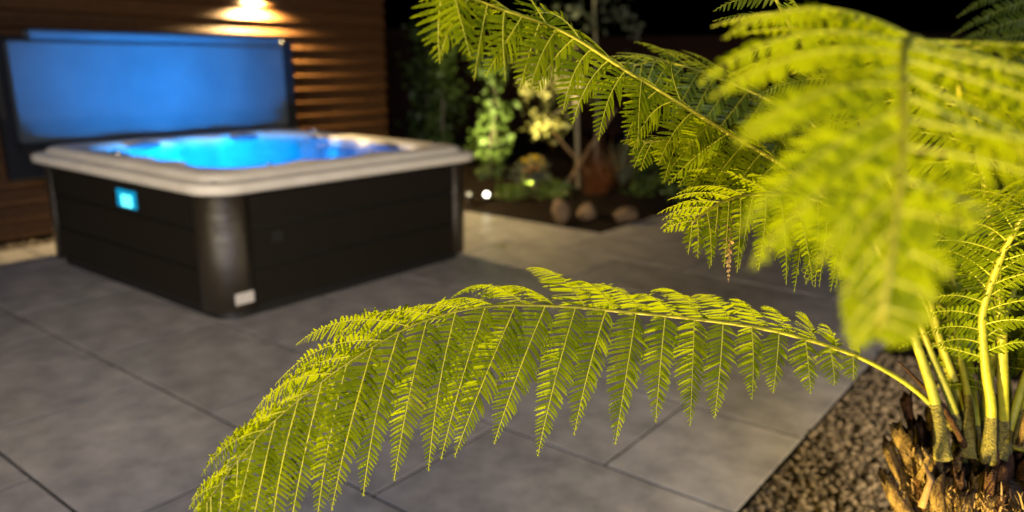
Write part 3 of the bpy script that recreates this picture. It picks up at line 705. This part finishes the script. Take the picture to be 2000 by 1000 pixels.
def pinna_mesh(P0, D, T, N, L, wmax, spacing, droop, curl, hi, mats, r, psi=13, cup=.18, rib=.0011):
    m_ = 22; t = np.linspace(0, 1, m_)
    dirs = D[None] + (t ** 1.5)[:, None] * droop * np.array([0, 0, -1.0]) + t[:, None] * curl * T[None]
    dirs = nrmz(dirs); pos = P0 + np.vstack([np.zeros(3), np.cumsum((dirs[1:] + dirs[:-1]) / 2 * (L / (m_ - 1)), axis=0)])
    nn = nrmz(N[None] - (dirs @ N)[:, None] * dirs)
    k = max(6, int(L / spacing)); ti = (np.arange(k) + .3) / k
    def I(A, x): return np.stack([np.interp(x, t, A[:, c]) for c in range(3)], -1)
    TV, TF = TPL[hi]; VV = []; QQ = []; off = 0
    for sd in (1, -1):
        tt = np.clip(ti + (.25 / k if sd < 0 else 0) + r.normal(0, .12 / k, k), 0, .995)
        p = I(pos, tt); d = nrmz(I(dirs, tt)); n_ = nrmz(I(nn, tt)); w = np.cross(d, n_) * sd
        ln = wmax * np.minimum(1, .62 + tt * 3.0) * np.maximum(.06, 1 - tt ** 1.7) ** .85 * r.uniform(.9, 1.08, k)
        ps = np.radians(psi + 26 * tt + r.normal(0, 3, k))[:, None]
        ax = nrmz(w * np.cos(ps) + d * np.sin(ps) - n_ * (cup + r.normal(0, .10, k))[:, None]); ac = nrmz(np.cross(n_, ax)); az = np.cross(ax, ac)
        tw = r.normal(0, .22, k)[:, None]; ac, az = ac * np.cos(tw) + az * np.sin(tw), az * np.cos(tw) - ac * np.sin(tw)
        hw = spacing * .41 * np.minimum(1, .35 + ln / wmax * .8)
        x = TV[None, :, 0]; 
        V = p[:, None] + ax[:, None] * (ln[:, None] * x)[..., None] + ac[:, None] * (hw[:, None] * TV[None, :, 1])[..., None] + az[:, None] * (hw[:, None] * TV[None, :, 2])[..., None]
        V = V + d[:, None] * (.13 * ln[:, None] * x ** 2)[..., None] - n_[:, None] * ((.10 + .12 * r.random(k))[:, None] * ln[:, None] * x ** 2)[..., None]
        VV.append(V.reshape(-1, 3)); QQ.append((TF[None] + len(TV) * np.arange(k)[:, None, None] + off).reshape(-1, 4)); off += k * len(TV)
    nleaf = sum(len(q) for q in QQ)
    # midrib, a four-sided tapering tube
    rad = np.linspace(rib, rib * .3, m_); w = np.cross(dirs, nn)
    ring = np.stack([pos + w * rad[:, None], pos + nn * rad[:, None], pos - w * rad[:, None], pos - nn * rad[:, None]], 1).reshape(-1, 3)
    q = np.array([(4 * j + i, 4 * j + (i + 1) % 4, 4 * j + 4 + (i + 1) % 4, 4 * j + 4 + i) for j in range(m_ - 1) for i in range(4)]) + off
    VV.append(ring); QQ.append(q)
    return fastmesh('pinna', np.vstack(VV), np.vstack(QQ), mats, np.r_[np.zeros(nleaf), np.ones(len(q))], smooth=True)
def frond(ctrl, r0, r1, start, npair, Lfun, wfun, spacing, sweep, roll=0, dih=(25, 25), droop=(.6, .6), curl=.3, hi=True, leafm='leaf', ref=None, refs=.5, label=None, seed=1, sides=(1, -1), swm=(1, 1), dense=1.15, rib=.0011, cup=.18, stop=.985, wild=1.0, lm=None):
    r = np.random.default_rng(seed)
    P, LT = spline([at(*c) for c in ctrl], 160)
    T = nrmz(np.gradient(P, axis=0)); m_ = int(refs * 159)
    rf = np.array([0, 0, 1.0]) if ref is None else np.array(ref, float)
    Ns = np.zeros_like(P); Ns[m_] = nrmz(rf - (rf @ T[m_]) * T[m_])
    for j in range(m_ + 1, 160): Ns[j] = nrmz(Ns[j - 1] - (Ns[j - 1] @ T[j]) * T[j])
    for j in range(m_ - 1, -1, -1): Ns[j] = nrmz(Ns[j + 1] - (Ns[j + 1] @ T[j]) * T[j])
    fr_ = link('frond', None, fern, label=label)
    mb = MB(); u = np.linspace(0, 1, 160); rad = r0 + (r1 - r0) * u ** .6
    mb.tube([rel(p, FB) for p in P[::2]], rad[::2], 10); mb.build('stalk', M['rachis'], fr_, smooth=True)
    q_ = max(8, int(160 * rng.uniform(.07, .14) / LT)); mb = MB(); mb.tube([rel(p, FB) for p in P[:q_:2]], (rad[:q_:2] * np.linspace(1.3, .95, len(P[:q_:2]))), 10); mb.build('scaly_shaded_base', M['scaly_shade'], fr_, smooth=True)  # dark sleeve: scales plus painted shade at the foot of the stalk
    mats = [M[leafm], M['midrib']]
    ss = start + (stop - start) * (1 - (1 - np.linspace(0, 1, npair)) ** dense)
    for k, s in enumerate(ss):
        x = (s - start) / (1 - start)
        for sd in sides:
            s_ = min(.99, s + (.4 / npair * (1 - start) if sd < 0 else 0)); j = s_ * 159; i0 = int(j); f = j - i0; i1 = min(i0 + 1, 159)
            p = P[i0] * (1 - f) + P[i1] * f; t = nrmz(T[i0] * (1 - f) + T[i1] * f); N = nrmz(Ns[i0] * (1 - f) + Ns[i1] * f); N = nrmz(N - (N @ t) * t); S = np.cross(t, N)
            ro = R((roll(x) if callable(roll) else roll) + r.normal(0, 4 * wild)); S2 = S * math.cos(ro) + N * math.sin(ro); N2 = N * math.cos(ro) - S * math.sin(ro)
            ii = 0 if sd > 0 else 1; de = R((dih[ii](x) if callable(dih[ii]) else dih[ii]) + r.normal(0, 6 * wild)); ph = R(sweep(x) * swm[ii] + r.normal(0, 3.5 * wild))
            side = sd * S2 * math.cos(de) - N2 * math.sin(de); nup = N2 * math.cos(de) + sd * S2 * math.sin(de)
            D = side * math.cos(ph) + t * math.sin(ph); L = Lfun(x) * r.uniform(.92, 1.08) * (lm[ii](x) if lm else 1)
            if L < .012: continue
            # leave out a pinna that no part of the photograph could see
            mid = p + D * L * .5
            vd = mid - np.array([0, 0, CAM_H]); dz = vd @ FW; uu = 1000 + (vd @ right_v) / dz * F_PX; vv = 500 - (vd @ up_v) / dz * F_PX
            if dz < .1 or uu < -350 or uu > 2330 or vv < -330 or vv > 1300: continue
            me = pinna_mesh(rel(p, FB), nrmz(D), t, nrmz(nup + r.normal(0, .12, 3)), L, wfun(x) * r.uniform(.93, 1.07), spacing, droop[ii] * r.uniform(max(.1, 1 - .3 * wild), 1 + .3 * wild), curl + r.normal(0, .12 * wild), hi, mats, r, cup=cup, rib=rib)
            link('pinna', me, fr_)
    return fr_
def prof(pts):
    xs, ys = zip(*pts); return lambda x: float(np.interp(x, xs, ys))
# 1: the frond in focus
frond([(1870, 850, 1.46), (1795, 768, 1.43), (1690, 703, 1.39), (1560, 658, 1.33), (1430, 632, 1.29), (1250, 612, 1.24), (1080, 598, 1.2), (940, 600, 1.16), (815, 632, 1.12), (705, 692, 1.08), (595, 772, 1.05), (490, 868, 1.02), (390, 1000, 1.0)],
      .0060, .0006, .19, 27, prof([(0, .05), (.12, .10), (.25, .155), (.4, .21), (.55, .24), (.7, .25), (.82, .20), (.92, .12), (1, .04)]),
      prof([(0, .032), (.2, .037), (.5, .042), (.75, .040), (.9, .030), (1, .015)]), .0064, prof([(0, -6), (.3, 4), (.5, 16), (.7, 32), (.85, 42), (1, 40)]),
      roll=prof([(0, 50), (.25, 36), (.42, 22), (.62, 12), (.8, 10), (1, 8)]), dih=(5, prof([(0, 12), (.25, 26), (.42, 38), (.6, 46), (1, 48)])), droop=(1.1, .95), curl=.12, swm=(1.1, 1.4), lm=(prof([(0, 1), (.3, .95), (.45, .82), (1, .9)]), lambda x: 1), wild=.85, label='lowest frond, sweeping left across the paving in sharp focus', seed=2, dense=1.28)
# 2: frond rising to the top left
frond([(1880, 890, 1.48), (1862, 800, 1.46), (1822, 700, 1.45), (1790, 620, 1.43), (1690, 460, 1.38), (1560, 345, 1.32), (1430, 265, 1.25), (1300, 185, 1.19), (1210, 130, 1.13), (1100, 62, 1.06), (980, 18, .98), (850, -30, .9)],
      .010, .0012, .33, 27, prof([(0, .14), (.3, .16), (.45, .12), (.8, .105), (1, .085)]), prof([(0, .028), (.5, .036), (1, .036)]), .0074,
      prof([(0, 25), (.5, 38), (.8, 25), (1, 30)]), roll=25, dih=(0, 40), droop=(1.1, 1.5), wild=2.6, curl=-.1, label='frond reaching up to the top left of the picture', seed=3)
# 3: the large near frond, out of focus
frond([(1960, 880, 1.46), (1955, 620, 1.3), (1925, 360, 1.1), (1875, 180, .9), (1815, 95, .74), (1778, 75, .62), (1764, 130, .545), (1766, 250, .49), (1755, 390, .46), (1735, 540, .445), (1712, 680, .44)],
      .012, .0016, .42, 29, prof([(0, .15), (.3, .18), (.55, .19), (.78, .18), (.84, .14), (.88, .085), (.93, .045), (1, .022)]), prof([(0, .032), (.5, .034), (.85, .030), (.93, .02), (1, .012)]), .0090,
      prof([(0, 5), (.5, 20), (1, 45)]), roll=0, dih=(8, -6), droop=(.75, .05), curl=.25, wild=1.4, swm=(1.35, .1), lm=(lambda x: 1, prof([(0, 1), (.78, 1), (.85, .55), (1, .8)])), ref=(-.25, -1, .25), refs=.85, label='largest frond, hanging close to the camera and out of focus', seed=4, rib=.0014, dense=1.3)
# 4: frond at the right edge, bare pale ribs
frond([(1930, 900, 1.42), (1936, 800, 1.38), (1925, 720, 1.34), (1918, 620, 1.28), (1938, 545, 1.22), (1972, 465, 1.14), (2030, 380, 1.05), (2130, 300, .95), (2260, 240, .86)],
      .0115, .003, .28, 22, prof([(0, .09), (.3, .17), (.7, .2), (1, .1)]), prof([(0, .018), (.5, .028), (1, .02)]), .0072,
      prof([(0, 30), (.3, 44), (1, 50)]), roll=0, dih=(0, 0), droop=(.75, .75), wild=1.7, curl=.0, ref=(.2, 1, .3), refs=.4, label='frond rising at the right edge with a thick bright stalk', seed=5, rib=.0018)
# 5: dark frond top right, behind
frond([(1990, 890, 1.6), (2090, 640, 1.75), (2170, 380, 1.9), (2130, 130, 2.0), (2060, -40, 2.05), (1960, -160, 2.1)],
      .012, .002, .38, 20, prof([(0, .25), (.5, .36), (1, .12)]), prof([(0, .035), (.5, .042), (1, .02)]), .0105,
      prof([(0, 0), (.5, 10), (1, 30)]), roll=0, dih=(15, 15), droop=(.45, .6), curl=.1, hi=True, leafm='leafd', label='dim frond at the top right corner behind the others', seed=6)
# 6: upright frond crossing the top edge
frond([(1890, 890, 1.5), (1868, 760, 1.5), (1832, 650, 1.49), (1790, 480, 1.45), (1700, 270, 1.36), (1610, 140, 1.27), (1548, 58, 1.2), (1505, -20, 1.14), (1440, -120, 1.05)],
      .010, .002, .42, 14, prof([(0, .15), (.5, .13), (1, .08)]), prof([(0, .026), (.5, .026), (1, .02)]), .0074,
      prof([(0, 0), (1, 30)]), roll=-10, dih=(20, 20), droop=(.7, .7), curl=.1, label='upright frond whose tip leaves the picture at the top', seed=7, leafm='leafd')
# 7: shorter frond in the middle
frond([(1842, 895, 1.38), (1830, 800, 1.37), (1800, 700, 1.36), (1765, 605, 1.34), (1735, 520, 1.32), (1670, 430, 1.28), (1580, 385, 1.23), (1470, 380, 1.17), (1400, 400, 1.13), (1345, 440, 1.1)],
      .0125, .0014, .48, 17, prof([(0, .12), (.4, .16), (.8, .10), (1, .04)]), prof([(0, .024), (.5, .027), (1, .016)]), .0068,
      prof([(0, 0), (.5, 15), (1, 40)]), roll=18, dih=(15, 38), droop=(.8, 1.0), curl=.2, label='shorter frond arching left in the middle over the paving', seed=8)
# 8: deeper frond behind the second one
frond([(1900, 890, 1.55), (1860, 680, 1.62), (1760, 440, 1.65), (1620, 270, 1.62), (1490, 190, 1.58), (1370, 140, 1.54), (1290, 120, 1.5), (1230, 130, 1.47)],
      .010, .0016, .45, 18, prof([(0, .2), (.4, .24), (.8, .13), (1, .05)]), prof([(0, .03), (.5, .034), (1, .02)]), .0078,
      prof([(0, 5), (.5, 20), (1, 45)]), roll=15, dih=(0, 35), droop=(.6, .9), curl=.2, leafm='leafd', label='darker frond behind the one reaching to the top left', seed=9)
# 9: fronds behind the stalks
frond([(1905, 890, 1.46), (1902, 790, 1.5), (1885, 700, 1.55), (1850, 610, 1.6), (1800, 545, 1.68), (1740, 520, 1.76), (1690, 540, 1.84)],
      .012, .0016, .45, 16, prof([(0, .12), (.4, .17), (.8, .12), (1, .05)]), prof([(0, .024), (.5, .03), (1, .02)]), .0078,
      prof([(0, 0), (1, 40)]), roll=10, dih=(15, 30), droop=(.8, .9), curl=.2, label='short frond curling over just behind the stalks', seed=10)
frond([(1960, 890, 1.5), (1968, 780, 1.55), (1950, 640, 1.62), (1900, 520, 1.7), (1840, 440, 1.78), (1770, 400, 1.86)],
      .012, .0016, .35, 18, prof([(0, .14), (.4, .2), (.8, .15), (1, .05)]), prof([(0, .026), (.5, .032), (1, .02)]), .0080,
      prof([(0, 0), (1, 40)]), roll=10, dih=(15, 30), droop=(.7, .9), curl=.2, label='frond rising behind the thick bright stalk', seed=11)
frond([(1990, 880, 1.45), (2010, 760, 1.5), (2060, 640, 1.6), (2130, 560, 1.7), (2230, 520, 1.8)],
      .012, .0016, .25, 12, prof([(0, .14), (.4, .2), (1, .1)]), prof([(0, .026), (.5, .032), (1, .02)]), .0082,
      prof([(0, 0), (1, 40)]), roll=0, dih=(15, 20), droop=(.7, .9), curl=.2, label='frond leaving the picture at the right edge', seed=12)
frond([(1880, 890, 1.52), (1850, 720, 1.52), (1790, 560, 1.48), (1690, 440, 1.42), (1570, 370, 1.37), (1460, 325, 1.33), (1380, 290, 1.3), (1310, 275, 1.27), (1250, 280, 1.25)],
      .009, .0014, .45, 20, prof([(0, .14), (.4, .15), (.8, .09), (1, .04)]), prof([(0, .028), (.5, .034), (1, .022)]), .0074,
      prof([(0, 20), (.5, 30), (1, 40)]), roll=25, dih=(0, 32), droop=(.8, 1.0), curl=.1, wild=2.0, label='frond filling the gap below the one reaching to the top left', seed=21)
for q, (c, lb) in enumerate((
    ([(1912, 900, 1.52), (1925, 780, 1.56), (1955, 640, 1.62), (2010, 500, 1.7), (2100, 380, 1.8), (2250, 300, 1.9)], 'frond leaning right behind the bright stalk, partly shaded'),
    ([(1872, 900, 1.5), (1880, 770, 1.56), (1880, 640, 1.64), (1850, 520, 1.74), (1790, 440, 1.84), (1700, 400, 1.94)], 'frond in the thicket behind the large near frond'),
    ([(1950, 895, 1.44), (1985, 790, 1.45), (2020, 690, 1.48), (2080, 600, 1.5), (2200, 520, 1.5)], 'low frond running out of the picture at the right'),
    ([(1940, 900, 1.56), (1920, 760, 1.64), (1925, 620, 1.72), (1960, 480, 1.82), (1990, 340, 1.92), (1970, 220, 2.0), (1900, 150, 2.06)], 'tall frond behind the large near frond'),
    ([(1890, 895, 1.44), (1893, 800, 1.46), (1876, 700, 1.5), (1862, 640, 1.52), (1830, 590, 1.56), (1775, 575, 1.6)], 'stunted frond curling over between the stalks'))):
    frond(c, .0125, .0016, .36, 15, prof([(0, .10), (.4, .17), (.8, .12), (1, .04)]) if q < 4 else prof([(0, .05), (.5, .09), (1, .03)]), prof([(0, .024), (.5, .031), (1, .02)]) if q < 4 else prof([(0, .014), (1, .016)]), .0085,
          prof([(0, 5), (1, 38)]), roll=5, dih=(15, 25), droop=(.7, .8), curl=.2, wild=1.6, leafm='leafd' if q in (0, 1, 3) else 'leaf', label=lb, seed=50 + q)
# withered pinna hanging from the second frond
rr_ = np.random.default_rng(44)
me = pinna_mesh(rel(at(1428, 425, 1.2), FB), np.array([.02, 0, -1.0]), np.array([1.0, 0, 0]), np.array([.3, -1, 0.]), .105, .013, .008, .2, .05, False, [M['dead'], M['dead']], rr_, psi=30, cup=.3)
link('dead_pinna', me, fern, label='withered brown leaflet hanging over the paving')
